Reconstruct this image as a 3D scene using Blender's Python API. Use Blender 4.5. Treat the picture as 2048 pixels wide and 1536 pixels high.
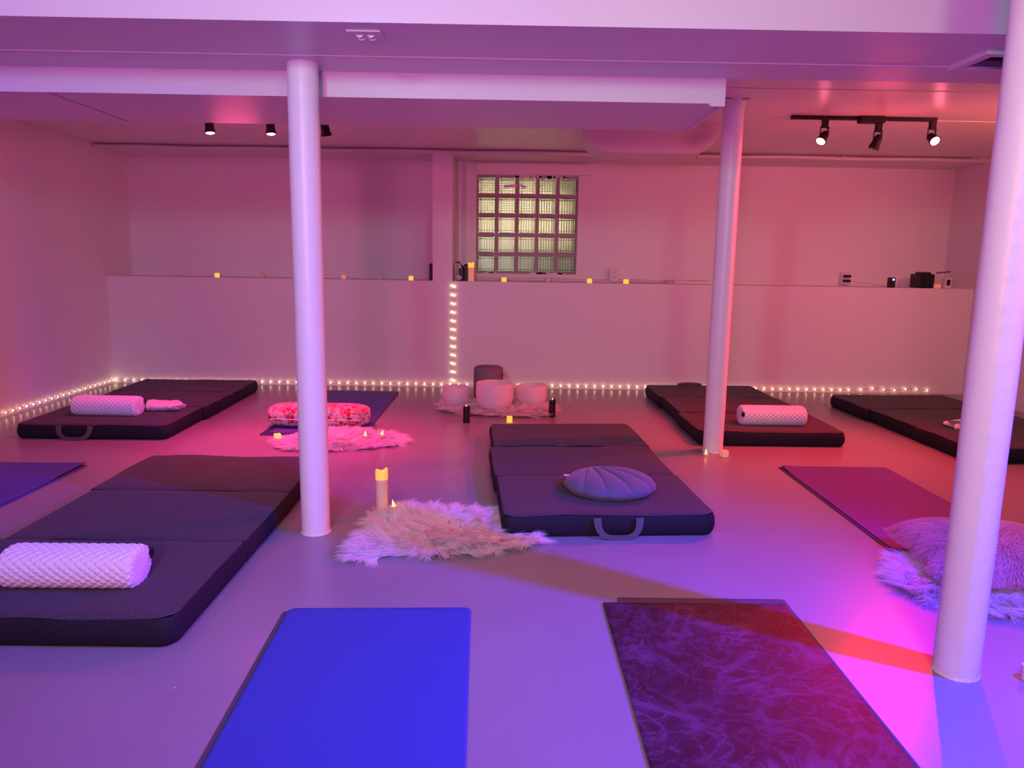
import bpy, math, random
import numpy as np
from mathutils import Vector, Matrix, noise
random.seed(7); rng = np.random.default_rng(7)
PI = math.pi
scene = bpy.context.scene
for o in list(bpy.data.objects): bpy.data.objects.remove(o)
C = scene.collection

# ---------------------------------------------------------------- camera
cam_d = bpy.data.cameras.new('camera'); cam = bpy.data.objects.new('camera', cam_d); C.objects.link(cam)
PITCH, YAW, ROLL, FPX = .16595, .00934, .01559, 1486.9
fwd = Vector((math.sin(YAW)*math.cos(PITCH), math.cos(YAW)*math.cos(PITCH), -math.sin(PITCH)))
right = Vector((math.cos(YAW), -math.sin(YAW), 0)); down = fwd.cross(right)
rr = right*math.cos(ROLL) - down*math.sin(ROLL); dd = down*math.cos(ROLL) + right*math.sin(ROLL)
m3 = Matrix((rr, -dd, -fwd)).transposed()
cam.matrix_world = Matrix.Translation((0, 0, 1.25)) @ m3.to_4x4()
cam_d.sensor_width = 36; cam_d.lens = FPX/2048*36; cam_d.clip_start = .02; cam_d.clip_end = 60
scene.camera = cam
# ---------------------------------------------------------------- view, world
scene.view_settings.view_transform = 'Standard'; scene.view_settings.look = 'None'
scene.view_settings.gamma = 1; scene.view_settings.exposure = 0; scene.view_settings.use_curve_mapping = False
w = bpy.data.worlds.new('world'); scene.world = w; w.use_nodes = True
w.node_tree.nodes['Background'].inputs[0].default_value = (.02, .02, .025, 1)
w.node_tree.nodes['Background'].inputs[1].default_value = .1
# ---------------------------------------------------------------- lights (the room's lamps, plus added fills)
def light(name, kind, loc, aim, color, energy, size=.05, angle=120, blend=.6, sy=None):
    d = bpy.data.lights.new(name, kind); d.color = color; d.energy = energy
    if kind == 'AREA':
        d.shape = 'RECTANGLE' if sy else 'DISK'; d.size = size
        if sy: d.size_y = sy
    else: d.shadow_soft_size = size
    if kind == 'SPOT': d.spot_size = math.radians(angle); d.spot_blend = blend
    o = bpy.data.objects.new(name, d); C.objects.link(o); o.location = loc
    v = Vector(aim) - Vector(loc); o.rotation_euler = v.to_track_quat('-Z', 'Y').to_euler()
    return o
LIGHTS = [
 ('red_spot_left_wide', 'SPOT', (-2.035, 5.27, 2.035), (-2.0, 5.2, 0), (1, .02, .22), 135, .025, 110, .9),
 ('red_spot_left', 'SPOT', (-1.62, 5.27, 2.035), (-1.35, 4.85, 0), (1, .02, .13), 300, .025, 70, 1),
 ('red_spot_right_a', 'SPOT', (2.10, 5.22, 2.055), (.5, 5.0, 0), (1, .01, .05), 100, .03, 105, 1),
 ('red_spot_right_b', 'SPOT', (2.915, 5.20, 2.075), (1.5, 4.25, 0), (1, .0, .03), 350, .03, 112, 1),
 ('blue_spot', 'SPOT', (2.30, 1.62, 2.12), (.35, 1.75, 0), (.07, .02, 1), 1020, .03, 108, 1),
 ('lilac_spot_left', 'SPOT', (-.9, .3, 2.15), (-.7, 3.3, 1.6), (.42, .82, 1), 98, .12, 110, 1),
 ('lilac_spot_right', 'SPOT', (.9, .1, 2.15), (1.35, 2.8, .9), (.72, 1, .62), 50, .12, 120, 1),
 ('pale_fill_behind', 'SPOT', (.7, 0, 2.12), (.4, 1.8, 0), (.2, 1, .27), 28, .15, 140, .9),  # unseen fill added from behind for the green share of the light
 ('pink_fill_behind', 'SPOT', (-.4, -1, 1.5), (-.2, 3, 1.7), (1, .22, .62), 325, .25, 110, .9),  # added fill, no known fixture; brightens columns, walls and back ceiling
 ('red_fill_far_right', 'SPOT', (3.9, 4.2, 1.95), (1.7, 7, .9), (1, .18, .17), 110, .1, 125, 1),  # added out of view to redden the back right wall
 ('red_fill_left', 'POINT', (-1.8, 5.15, 1.85), (0, 0, 0), (1, .09, .2), 7.5, .15),  # extra point below the left heads, put in to redden the ceiling
 ('red_fill_right', 'POINT', (2.5, 5.15, 1.85), (0, 0, 0), (1, .08, .12), 5, .15),  # same on the right: added point lifting the ceiling's red
 ('warm_lamp_right', 'POINT', (3.95, 4.9, 1.85), (0, 0, 0), (1, .2, .0), 14, .08),
 ('violet_fill_left', 'SPOT', (-3.3, 1.8, 2.1), (-1.5, 4.5, .3), (.15, .05, 1), 30, .1, 150, .9),  # made-up violet fill out of view, for colour balance at left
 ('hall_lamp', 'AREA', (.3, 9.2, 1.45), (.3, 10.3, 1.5), (1, .90, .66), 78, .4),
 ('hall_lamp_front', 'AREA', (-.9, 8.2, 1.75), (.2, 8.6, 1.3), (1, .95, .85), 30, .3),
]
LIGHT_OBJS = [light(*L) for L in LIGHTS]

# ---------------------------------------------------------------- materials
def mat(name, base, rough=.6, spec=.5, sheen=0, emis=None, estr=0, trans=0, sub=0, metal=0, bump=None, alpha=1):
    m = bpy.data.materials.new(name); m.use_nodes = True
    nt = m.node_tree; b = nt.nodes['Principled BSDF']
    b.inputs['Base Color'].default_value = (*base, 1); b.inputs['Roughness'].default_value = rough
    b.inputs['Specular IOR Level'].default_value = spec; b.inputs['Metallic'].default_value = metal
    b.inputs['Transmission Weight'].default_value = trans; b.inputs['Alpha'].default_value = alpha
    if sheen: b.inputs['Sheen Weight'].default_value = sheen; b.inputs['Sheen Roughness'].default_value = .5
    if sub:
        b.inputs['Subsurface Weight'].default_value = sub; b.inputs['Subsurface Radius'].default_value = (.03, .03, .03)
    if emis: b.inputs['Emission Color'].default_value = (*emis, 1); b.inputs['Emission Strength'].default_value = estr
    if bump:
        sc, st, dist = bump
        tc = nt.nodes.new('ShaderNodeTexCoord'); n = nt.nodes.new('ShaderNodeTexNoise'); bp = nt.nodes.new('ShaderNodeBump')
        n.inputs['Scale'].default_value = sc; n.inputs['Detail'].default_value = 4
        bp.inputs['Strength'].default_value = st; bp.inputs['Distance'].default_value = dist
        nt.links.new(tc.outputs['Object'], n.inputs['Vector']); nt.links.new(n.outputs['Fac'], bp.inputs['Height'])
        nt.links.new(bp.outputs['Normal'], b.inputs['Normal'])
    return m
def nodes(m): return m.node_tree, m.node_tree.nodes['Principled BSDF']
def ramp(nt, stops):
    r = nt.nodes.new('ShaderNodeValToRGB')
    while len(r.color_ramp.elements) < len(stops): r.color_ramp.elements.new(.5)
    for e, (p, c) in zip(r.color_ramp.elements, stops): e.position = p; e.color = (*c, 1)
    return r

M = {}
M['wall'] = mat('wall_paint', (.80, .78, .77), .55, .3, bump=(6, .25, .01))
M['ceil'] = mat('ceiling_paint', (.78, .76, .76), .32, .5, bump=(9, .12, .006))
M['duct'] = mat('duct_paint', (.72, .66, .70), .38, .5, bump=(5, .15, .006))
M['pole'] = mat('pole_paint', (.84, .83, .83), .38, .5, bump=(14, .35, .01))
M['floor'] = mat('floor_paint', (.27, .25, .27), .31, .34)
nt, b = nodes(M['floor'])
tc = nt.nodes.new('ShaderNodeTexCoord'); n1 = nt.nodes.new('ShaderNodeTexNoise'); n1.inputs['Scale'].default_value = 1.7; n1.inputs['Detail'].default_value = 6
r = ramp(nt, [(.3, (.255, .24, .255)), (.7, (.285, .27, .285))]); nt.links.new(tc.outputs['Object'], n1.inputs['Vector'])
nt.links.new(n1.outputs['Fac'], r.inputs[0]); nt.links.new(r.outputs[0], b.inputs['Base Color'])
n2 = nt.nodes.new('ShaderNodeTexNoise'); n2.inputs['Scale'].default_value = 12; bp = nt.nodes.new('ShaderNodeBump'); bp.inputs['Strength'].default_value = .12; bp.inputs['Distance'].default_value = .004
nt.links.new(tc.outputs['Object'], n2.inputs['Vector']); nt.links.new(n2.outputs['Fac'], bp.inputs['Height']); nt.links.new(bp.outputs['Normal'], b.inputs['Normal'])
M['mattop'] = mat('grey_knit_fabric', (.105, .095, .105), .9, .1, sheen=.08)
nt, b = nodes(M['mattop'])
tc = nt.nodes.new('ShaderNodeTexCoord'); v = nt.nodes.new('ShaderNodeTexVoronoi'); v.inputs['Scale'].default_value = 150
r = ramp(nt, [(0, (.035, .03, .037)), (.7, (.07, .063, .070))]); bp = nt.nodes.new('ShaderNodeBump'); bp.inputs['Strength'].default_value = .5; bp.inputs['Distance'].default_value = .003
nt.links.new(tc.outputs['Object'], v.inputs['Vector']); nt.links.new(v.outputs['Distance'], r.inputs[0]); nt.links.new(r.outputs[0], b.inputs['Base Color'])
nt.links.new(v.outputs['Distance'], bp.inputs['Height']); nt.links.new(bp.outputs['Normal'], b.inputs['Normal'])
M['matside'] = mat('black_border_fabric', (.012, .012, .018), .75, .25, bump=(300, .3, .001))
M['strap'] = mat('grey_webbing', (.10, .09, .10), .85, .2, bump=(220, .4, .001))
M['white_cloth'] = mat('quilted_white_cloth', (.78, .75, .78), .8, .2, sheen=.3)
M['towel'] = mat('pink_towel', (.80, .62, .66), .95, .1, sheen=.5, bump=(400, .5, .002))
M['black'] = mat('black_plastic', (.006, .006, .007), .45, .4)
M['blackmetal'] = mat('black_metal', (.005, .005, .006), .5, .3)
M['whiteplastic'] = mat('white_plastic', (.75, .72, .72), .4, .4)
M['fur'] = mat('sheepskin_wool', (.95, .90, .89), .75, .2, sheen=.3)
nt, b = nodes(M['fur'])
out = nt.nodes['Material Output']; tl = nt.nodes.new('ShaderNodeBsdfTranslucent'); tl.inputs[0].default_value = (.95, .90, .89, 1)
mx = nt.nodes.new('ShaderNodeMixShader'); mx.inputs[0].default_value = .4
nt.links.new(b.outputs[0], mx.inputs[1]); nt.links.new(tl.outputs[0], mx.inputs[2]); nt.links.new(mx.outputs[0], out.inputs[0])
M['furpink'] = mat('mauve_plush', (.78, .38, .52), .8, .2, sheen=.3)
M['skin'] = mat('sheepskin_leather', (.75, .72, .70), .8, .2)
M['velvet'] = mat('grey_velvet', (.125, .12, .16), .8, .1, sheen=.22, bump=(60, .3, .003))
M['bowl'] = mat('frosted_quartz', (.93, .88, .90), .55, .3)
nt, b = nodes(M['bowl']); out = nt.nodes['Material Output']; tl = nt.nodes.new('ShaderNodeBsdfTranslucent'); tl.inputs[0].default_value = (.97, .90, .92, 1)
mx = nt.nodes.new('ShaderNodeMixShader'); mx.inputs[0].default_value = .5
nt.links.new(b.outputs[0], mx.inputs[1]); nt.links.new(tl.outputs[0], mx.inputs[2]); nt.links.new(mx.outputs[0], out.inputs[0])
M['pouf'] = mat('grey_pouf_felt', (.22, .18, .20), .9, .1, bump=(80, .4, .003))
M['wax'] = mat('ivory_wax', (.85, .66, .50), .55, .3)
M['waxlit'] = mat('lit_wax', (.85, .6, .25), .5, .3, emis=(1, .50, .02), estr=1.0)
M['waxtop'] = mat('glowing_wax_top', (.85, .6, .25), .5, .3, emis=(1, .36, .01), estr=.95)
M['waxdim'] = mat('dim_wax', (.85, .6, .45), .5, .3, emis=(1, .30, .12), estr=.28)
M['flame'] = mat('flame', (.9, .7, .2), .5, .3, emis=(1, .62, .08), estr=5)
M['blackwax'] = mat('black_wax', (.008, .006, .006), .35, .5)
M['bulb'] = mat('warm_led', (1, .8, .5), .3, .5, emis=(1, .66, .34), estr=11)
M['wire'] = mat('copper_wire', (.45, .33, .33), .5, .4)
M['redlens'] = mat('red_lamp_lens', (1, .2, .3), .3, .5, emis=(1, .16, .24), estr=40)
M['darklens'] = mat('unlit_lamp_lens', (.02, .01, .01), .2, .5)
M['bluelens'] = mat('blue_led', (.1, .3, 1), .3, .5, emis=(.1, .25, 1), estr=8)
M['mortar'] = mat('glass_block_mortar', (.42, .34, .34), .8, .2, bump=(40, .5, .004))
M['dark'] = mat('dark_opening', (.015, .01, .02), .9, .1)
M['purplezip'] = mat('purple_zip', (.13, .02, .42), .5, .3)
M['clearbag'] = mat('clear_plastic_bag', (.9, .85, .9), .2, .5, alpha=.12)
M['hall'] = mat('hall_wall', (.72, .66, .50), .8, .2)
M['hallfloor'] = mat('hall_floor', (.28, .28, .27), .7, .3)
M['hallbeam'] = mat('hall_beam_wood', (.20, .14, .07), .7, .3)
M['hallgrey'] = mat('hall_grey_stone', (.35, .36, .34), .6, .3)
nt, b = nodes(M['hallgrey']); tc = nt.nodes.new('ShaderNodeTexCoord'); n = nt.nodes.new('ShaderNodeTexNoise'); n.inputs['Scale'].default_value = 5
r = ramp(nt, [(.42, (.12, .12, .13)), (.56, (.75, .76, .68))]); nt.links.new(tc.outputs['Object'], n.inputs['Vector']); nt.links.new(n.outputs['Fac'], r.inputs[0]); nt.links.new(r.outputs[0], b.inputs['Base Color'])
M['glass'] = mat('ribbed_block_glass', (.97, .97, .97), .04, .5, trans=1)
nt, b = nodes(M['glass']); tc = nt.nodes.new('ShaderNodeTexCoord')
bp = nt.nodes.new('ShaderNodeBump'); bp.inputs['Strength'].default_value = 1; bp.inputs['Distance'].default_value = .012
ws = []
for ax, s in (('Z', 13), ('X', 12)):
    wv = nt.nodes.new('ShaderNodeTexWave'); wv.bands_direction = ax; wv.inputs['Scale'].default_value = s; wv.inputs['Distortion'].default_value = .15
    nt.links.new(tc.outputs['Object'], wv.inputs['Vector']); ws.append(wv)
ad = nt.nodes.new('ShaderNodeMath'); ad.operation = 'ADD'
nt.links.new(ws[0].outputs['Fac'], ad.inputs[0]); nt.links.new(ws[1].outputs['Fac'], ad.inputs[1])
nt.links.new(ad.outputs[0], bp.inputs['Height']); nt.links.new(bp.outputs['Normal'], b.inputs['Normal'])
def yoga(name, col, rough=.6, vein=None):
    m = mat(name, col, rough, .35, bump=(90, .25, .002)); return m
M['yblue'] = yoga('blue_mat_foam', (.035, .07, .36), .65)
M['yindigo'] = yoga('indigo_mat_foam', (.07, .075, .30), .6)
M['ynavy'] = yoga('navy_mat_foam', (.02, .03, .11), .6)
M['ypurple'] = yoga('violet_mat_foam', (.10, .06, .30), .6)
M['ygrey'] = yoga('grey_mat_rubber', (.08, .075, .11), .7)
M['ysuede'] = mat('dark_suede_mat', (.03, .02, .03), .5, .5)
nt, b = nodes(M['ysuede']); tc = nt.nodes.new('ShaderNodeTexCoord')
cols = []
for sc_, dt, ds, wd_ in ((2.6, 9, 1.6, .030), (5.5, 8, 2.2, .022), (11, 6, 1.0, .018)):
    vo = nt.nodes.new('ShaderNodeTexNoise'); vo.inputs['Scale'].default_value = sc_; vo.inputs['Detail'].default_value = dt; vo.inputs['Distortion'].default_value = ds; vo.inputs['Roughness'].default_value = .55
    nt.links.new(tc.outputs['Object'], vo.inputs['Vector'])
    su = nt.nodes.new('ShaderNodeMath'); su.operation = 'SUBTRACT'; su.inputs[1].default_value = .5; nt.links.new(vo.outputs['Fac'], su.inputs[0])
    ab = nt.nodes.new('ShaderNodeMath'); ab.operation = 'ABSOLUTE'; nt.links.new(su.outputs[0], ab.inputs[0])
    rq = ramp(nt, [(0, (.085, .05, .11)), (wd_, (.028, .015, .038)), (wd_*4.5, (.010, .005, .013))]); nt.links.new(ab.outputs[0], rq.inputs[0]); cols.append(rq)
li = nt.nodes.new('ShaderNodeMix'); li.data_type = 'RGBA'; li.blend_type = 'LIGHTEN'; li.inputs[0].default_value = 1
nt.links.new(cols[0].outputs[0], li.inputs[6]); nt.links.new(cols[1].outputs[0], li.inputs[7])
r1 = nt.nodes.new('ShaderNodeMix'); r1.data_type = 'RGBA'; r1.blend_type = 'LIGHTEN'; r1.inputs[0].default_value = .5
nt.links.new(li.outputs[2], r1.inputs[6]); nt.links.new(cols[2].outputs[0], r1.inputs[7])
n3 = nt.nodes.new('ShaderNodeTexNoise'); n3.inputs['Scale'].default_value = 2.2; n3.inputs['Detail'].default_value = 8; n3.inputs['Roughness'].default_value = .65
nt.links.new(tc.outputs['Object'], n3.inputs['Vector']); r2 = ramp(nt, [(.36, (.22, .2, .25)), (.62, (1.3, 1.0, 1.15))]); nt.links.new(n3.outputs['Fac'], r2.inputs[0])
mm = nt.nodes.new('ShaderNodeMix'); mm.data_type = 'RGBA'; mm.blend_type = 'MULTIPLY'; mm.inputs[0].default_value = 1
nt.links.new(r1.outputs[2], mm.inputs[6]); nt.links.new(r2.outputs[0], mm.inputs[7]); nt.links.new(mm.outputs[2], b.inputs['Base Color'])
M['mosaic'] = mat('mosaic_print_cotton', (.6, .2, .2), .8, .2, sheen=.2)
nt, b = nodes(M['mosaic']); tc = nt.nodes.new('ShaderNodeTexCoord'); mp = nt.nodes.new('ShaderNodeMapping'); mp.inputs['Scale'].default_value = (34, 34, 34)
v1 = nt.nodes.new('ShaderNodeTexVoronoi'); v1.distance = 'MINKOWSKI'; v1.inputs['Exponent'].default_value = .9
v2 = nt.nodes.new('ShaderNodeTexVoronoi'); v2.feature = 'DISTANCE_TO_EDGE'
for v in (v1, v2): nt.links.new(mp.outputs[0], v.inputs['Vector']); v.inputs['Scale'].default_value = 1
nt.links.new(tc.outputs['Object'], mp.inputs[0])
sep = nt.nodes.new('ShaderNodeSeparateColor'); nt.links.new(v1.outputs['Color'], sep.inputs[0])
rc = ramp(nt, [(0, (.42, .02, .04)), (.28, (.66, .42, .38)), (.5, (.62, .16, .18)), (.64, (.68, .46, .40)), (.84, (.30, .24, .22))]); rc.color_ramp.interpolation = 'CONSTANT'
nt.links.new(sep.outputs[0], rc.inputs[0]); re = ramp(nt, [(0, (1, 1, 1)), (.05, (0, 0, 0))]); nt.links.new(v2.outputs['Distance'], re.inputs[0])
mm = nt.nodes.new('ShaderNodeMix'); mm.data_type = 'RGBA'; mm.inputs[7].default_value = (.88, .72, .66, 1)
nt.links.new(re.outputs[0], mm.inputs[0]); nt.links.new(rc.outputs[0], mm.inputs[6]); nt.links.new(mm.outputs[2], b.inputs['Base Color'])

# ---------------------------------------------------------------- mesh helpers
class MB:
    def __init__(s): s.v = []; s.f = []
    def add(s, vs, fs):
        n = len(s.v); s.v += [tuple(p) for p in vs]; s.f += [tuple(i+n for i in f) for f in fs]; return s
    def box(s, x0, x1, y0, y1, z0, z1, bev=0):
        if not bev:
            return s.add([(x, y, z) for x in (x0, x1) for y in (y0, y1) for z in (z0, z1)],
                         [(0, 1, 3, 2), (4, 6, 7, 5), (0, 4, 5, 1), (2, 3, 7, 6), (0, 2, 6, 4), (1, 5, 7, 3)])
        prof = [(z0, bev), (z0+bev, 0), (z1-bev, 0), (z1, bev)]
        rings = []
        for z, ins in prof:
            a, c, e, g = x0+ins, x1-ins, y0+ins, y1-ins; k = bev*.8
            rings.append([(a+k, e, z), (c-k, e, z), (c, e+k, z), (c, g-k, z), (c-k, g, z), (a+k, g, z), (a, g-k, z), (a, e+k, z)])
        return s.loft(rings, cap=True)
    def loft(s, rings, cap=False, closed=True):
        n = len(rings[0]); vs = [p for r in rings for p in r]; fs = []
        for i in range(len(rings)-1):
            for j in range(n if closed else n-1):
                k = (j+1) % n; fs.append((i*n+j, i*n+k, (i+1)*n+k, (i+1)*n+j))
        if cap: fs.append(tuple(range(n-1, -1, -1))); fs.append(tuple((len(rings)-1)*n+j for j in range(n)))
        return s.add(vs, fs)
    def lathe(s, prof, n=32, c=(0, 0, 0), cap=False):
        rings = [[(c[0]+r*math.cos(2*PI*j/n), c[1]+r*math.sin(2*PI*j/n), c[2]+z) for j in range(n)] for r, z in prof]
        return s.loft(rings, cap=cap)
    def tube(s, pts, r, n=8, cap=True, flat=1):
        pts = [Vector(p) for p in pts]; rings = []; up = Vector((0, 0, 1))
        for i, p in enumerate(pts):
            t = (pts[min(i+1, len(pts)-1)]-pts[max(i-1, 0)]).normalized()
            a = t.cross(up)
            if a.length < .05: a = t.cross(Vector((0, 1, 0)))
            a.normalize(); b_ = t.cross(a)
            rings.append([tuple(p+a*(r*math.cos(2*PI*j/n))+b_*(r*flat*math.sin(2*PI*j/n))) for j in range(n)])
        return s.loft(rings, cap=cap)
    def sphere(s, c, r, nu=12, nv=8, sz=1):
        prof = [(max(1e-4, r*math.sin(PI*i/nv)), -r*sz*math.cos(PI*i/nv)) for i in range(nv+1)]
        return s.lathe(prof, nu, c)
    def prism(s, poly, z0, z1):
        n = len(poly); return s.loft([[(x, y, z0) for x, y in poly], [(x, y, z1) for x, y in poly]], cap=True)
    def build(s, name, m, parent=None, smooth=False, loc=None):
        me = bpy.data.meshes.new(name); me.from_pydata(s.v, [], s.f); me.materials.append(m); me.validate(); me.update()
        if smooth: me.polygons.foreach_set('use_smooth', [True]*len(me.polygons))
        o = bpy.data.objects.new(name, me); C.objects.link(o)
        if parent: o.parent = parent
        if loc: o.location = loc
        return o
def fixn(o):
    import bmesh
    bm = bmesh.new(); bm.from_mesh(o.data); bmesh.ops.recalc_face_normals(bm, faces=bm.faces); bm.to_mesh(o.data); bm.free(); return o
def autosm(o, deg=40):
    me = o.data; me.polygons.foreach_set('use_smooth', [True]*len(me.polygons)); me.set_sharp_from_angle(angle=math.radians(deg)); return o
def tag(o, label=None, cat=None, group=None, kind=None):
    if label: o['label'] = label
    if cat: o['category'] = cat
    if group: o['group'] = group
    if kind: o['kind'] = kind
    return o
def thing(name, label, cat, loc=(0, 0, 0), rz=0, group=None):
    o = bpy.data.objects.new(name, None); C.objects.link(o); o.location = loc; o.rotation_euler = (0, 0, rz); o.empty_display_size = .05
    return tag(o, label, cat, group)
def struct(name, mb, m):
    o = mb.build(name, m); fixn(o); return tag(o, kind='structure')
def dup(root, loc, rz=None, label=None):
    r = root.copy(); C.objects.link(r); r.location = loc
    if rz is not None: r.rotation_euler = (0, 0, rz)
    if label: r['label'] = label
    for ch in list(root.children):
        c = ch.copy(); C.objects.link(c); c.parent = r
        for g in list(ch.children):
            d = g.copy(); C.objects.link(d); d.parent = c
    return r

# ---------------------------------------------------------------- setting
XL, XR, YB, YL, ZC, ZL = -3.84, 4.53, 7.75, 7.235, 2.25, 1.035
YF = -3.2
struct('floor', MB().box(XL-.2, XR+.2, YF-.2, YB+.2, -.2, 0), M['floor'])
cb = MB().box(XL-.2, XR+.2, YF-.2, YB+.2, ZC, ZC+.2)
struct('ceiling', cb, M['ceil'])
struct('trim_1', MB().box(XL, XR, 4.515, 4.52, ZC-.003, ZC), M['ceil'])
struct('trim_2', MB().box(XL, XR, 5.40, 5.404, ZC-.003, ZC), M['ceil'])
struct('wall_left', MB().box(XL-.2, XL, YF, YB+.2, 0, ZC), M['wall'])
struct('wall_right', MB().box(XR, XR+.2, YF, YB+.2, 0, ZC), M['wall'])
struct('wall_front', MB().box(XL, XR, YF-.2, YF, 0, ZC), M['wall'])
# upper back wall with the window opening
WX0, WX1, WZ0, WZ1 = -.317, .716, 1.105, 2.09
wb = MB()
wb.box(XL, WX0, YB, YB+.2, 0, ZC).box(WX1, XR, YB, YB+.2, 0, ZC).box(WX0, WX1, YB, YB+.2, 0, WZ0).box(WX0, WX1, YB, YB+.2, WZ1, ZC)
struct('wall_back', wb, M['wall'])
# lower back wall: knee wall forming the long ledge, with its pillar
struct('wall_back_lower', MB().box(XL, XR, YL, YB, 0, ZL), M['wall'])
struct('trim_3', MB().box(-.712, -.523, YL, YB, ZL, ZC), M['wall'])
# window surround boards
struct('trim_4', MB().box(-.42, -.317, YB-.04, YB, ZL, 2.19), M['wall'])
struct('trim_5', MB().box(-.317, .825, YB-.06, YB, 2.095, 2.19), M['wall'])
struct('trim_6', MB().box(-.317, .716, YB-.03, YB, ZL, 1.10), M['wall'])
struct('trim_7', MB().box(-.49, -.465, YB-.035, YB, ZL, ZC), M['wall'])
# dropped soffit (beam casing) across the room
struct('trim_8', MB().box(XL, XR, 2.71, 3.405, 2.04, ZC), M['duct'])
struct('trim_9', MB().box(XL, XR, 3.135, 3.142, 2.036, 2.04), M['duct'])
# low bulkhead lip over the ledge
struct('trim_10', MB().box(XL, XR, 7.19, YB, 2.215, ZC), M['wall'])
struct('baseboard_back', MB().box(XL, XR, YL-.012, YL, 0, .018), M['wall'])
struct('baseboard_left', MB().box(XL, XL+.012, YF, YL, 0, .018), M['wall'])

# window of glass blocks
win = bpy.data.objects.new('window_1', None); C.objects.link(win); win.location = (0, 0, 0)
tag(win, kind='structure')
nb = 5; bw = (WX1-WX0)/nb; bh = (WZ1-WZ0)/nb; g = .017
mo = MB()
YW = YB+.03
for i in range(nb+1):
    x = WX0+i*bw; mo.box(max(WX0, x-g), min(WX1, x+g), YW, YW+.09, WZ0, WZ1)
for j in range(nb+1):
    z = WZ0+j*bh
    for i in range(nb): mo.box(WX0+i*bw+g, WX0+(i+1)*bw-g, YW, YW+.09, max(WZ0, z-g), min(WZ1, z+g))
mo.build('mortar_grid', M['mortar'], win)
gb = MB().box(-bw/2+g, bw/2-g, -.004, .085, -bh/2+g, bh/2-g, bev=.006)
gb0 = None
for i in range(nb):
    for j in range(nb):
        if gb0 is None: gb0 = gb.build('glass_block', M['glass'], win); fixn(gb0); o = gb0
        else: o = gb0.copy(); C.objects.link(o)
        o.location = (WX0+(i+.5)*bw, YW, WZ0+(j+.5)*bh)
# dried paint smears on the glass
ps = MB()
def blob(mb, cx, cz, a, b_, y, rot=0, n=18, seed=0):
    rnd = random.Random(seed); pts = []
    for k in range(n):
        t = 2*PI*k/n; r_ = 1+rnd.uniform(-.2, .2); x = a*r_*math.cos(t); z = b_*r_*math.sin(t)
        pts.append((cx+x*math.cos(rot)-z*math.sin(rot), y, cz+x*math.sin(rot)+z*math.cos(rot)))
    mb.loft([pts, [(p[0], p[1]-.003, p[2]) for p in pts]], cap=True)
blob(ps, .02, 1.985, .075, .016, YW-.006, .08, seed=1); blob(ps, .15, 1.985, .035, .014, YW-.006, -.3, seed=2)
for k in range(16): blob(ps, random.uniform(.05, .69), 2.078, random.uniform(.015, .04), random.uniform(.008, .02), YW-.006, 0, 10, seed=k+5)
for k in range(8): blob(ps, random.uniform(-.3, .68), 1.113, random.uniform(.03, .07), random.uniform(.006, .014), YW-.006, 0, 10, seed=k+45)
fixn(ps.build('paint_smear', M['wall'], win))
# the hall beyond the glass
hb = MB().box(-1.6, 2.0, 10.3, 10.4, .3, 2.9).box(-1.7, -1.6, YB+.2, 10.4, .3, 2.9).box(2.0, 2.1, YB+.2, 10.4, .3, 2.9)
tag(fixn(hb.build('wall_hall', M['hall'])), kind='structure')
tag(fixn(MB().box(-1.7, 2.1, YB+.2, 10.4, .2, .3).build('floor_hall', M['hallfloor'])), kind='structure')
tag(fixn(MB().box(-1.7, 2.1, YB+.2, 10.4, 2.9, 3.0).build('ceiling_hall', M['mortar'])), kind='structure')
struct('trim_11', MB().box(-1.6, 2.0, 8.45, 8.6, 2.0, 2.9), M['hallbeam'])
struct('trim_12', MB().box(-1.6, 2.0, 8.5, 8.65, .3, 1.42), M['hallgrey'])
struct('trim_13', MB().box(.62, 2.0, 8.62, 8.8, .3, 2.9), M['hallbeam'])

# ---------------------------------------------------------------- columns
def column(name, x, y, z1, label, plate=False):
    t = thing(name, label, 'column', (x, y, 0))
    prof = [(.066, 0), (.065, .004)]
    nseg = 40
    rings = []
    N = 48
    for i in range(nseg+1):
        z = z1*i/nseg; rr_ = .065+.0010*noise.noise(Vector((x*3, y, z*4)))
        rings.append([((rr_+.0008*noise.noise(Vector((math.cos(2*PI*j/N)*2+x, math.sin(2*PI*j/N)*2, z*7))))*math.cos(2*PI*j/N), (rr_+.0008*noise.noise(Vector((math.cos(2*PI*j/N)*2+x, math.sin(2*PI*j/N)*2, z*7))))*math.sin(2*PI*j/N), z) for j in range(N)])
    sh = MB().loft(rings, cap=True).build('shaft', M['pole'], t); fixn(sh); autosm(sh, 50)
    # ragged paint collar where it meets the floor
    rnd = random.Random(int(x*100)); co = []
    for lvl in range(2):
        co.append([((.0665+(0 if lvl else .003*rnd.random()))*math.cos(2*PI*j/90), (.0665+(0 if lvl else .003*rnd.random()))*math.sin(2*PI*j/90), lvl*(.006+.004*rnd.random())) for j in range(90)])
    cm = MB().loft(co, cap=True).build('paint_collar', M['pole'], t); fixn(cm)
    if plate:
        p = MB().box(-.085, .085, -.06, .06, z1-.014, z1-.004).lathe([(.07, z1-.05), (.066, z1-.014)], 32, cap=True); fixn(p.build('cap_plate', M['pole'], t))
        q = MB().box(-.075, .075, -.055, .055, z1-.004, z1-.0005); fixn(q.build('shim', M['dark'], t))
    return t
column('support_column', -.862, 3.275, 2.04, 'white round support column nearest the tall lit candle, left of the middle of the room')
column('support_column', 1.402, 4.85, ZC, 'white round support column farthest back with a tea light at its foot', plate=True)
column('support_column', 1.424, 2.14, ZC, 'thick white round support column in the right foreground beside the fluffy cushion')

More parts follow.
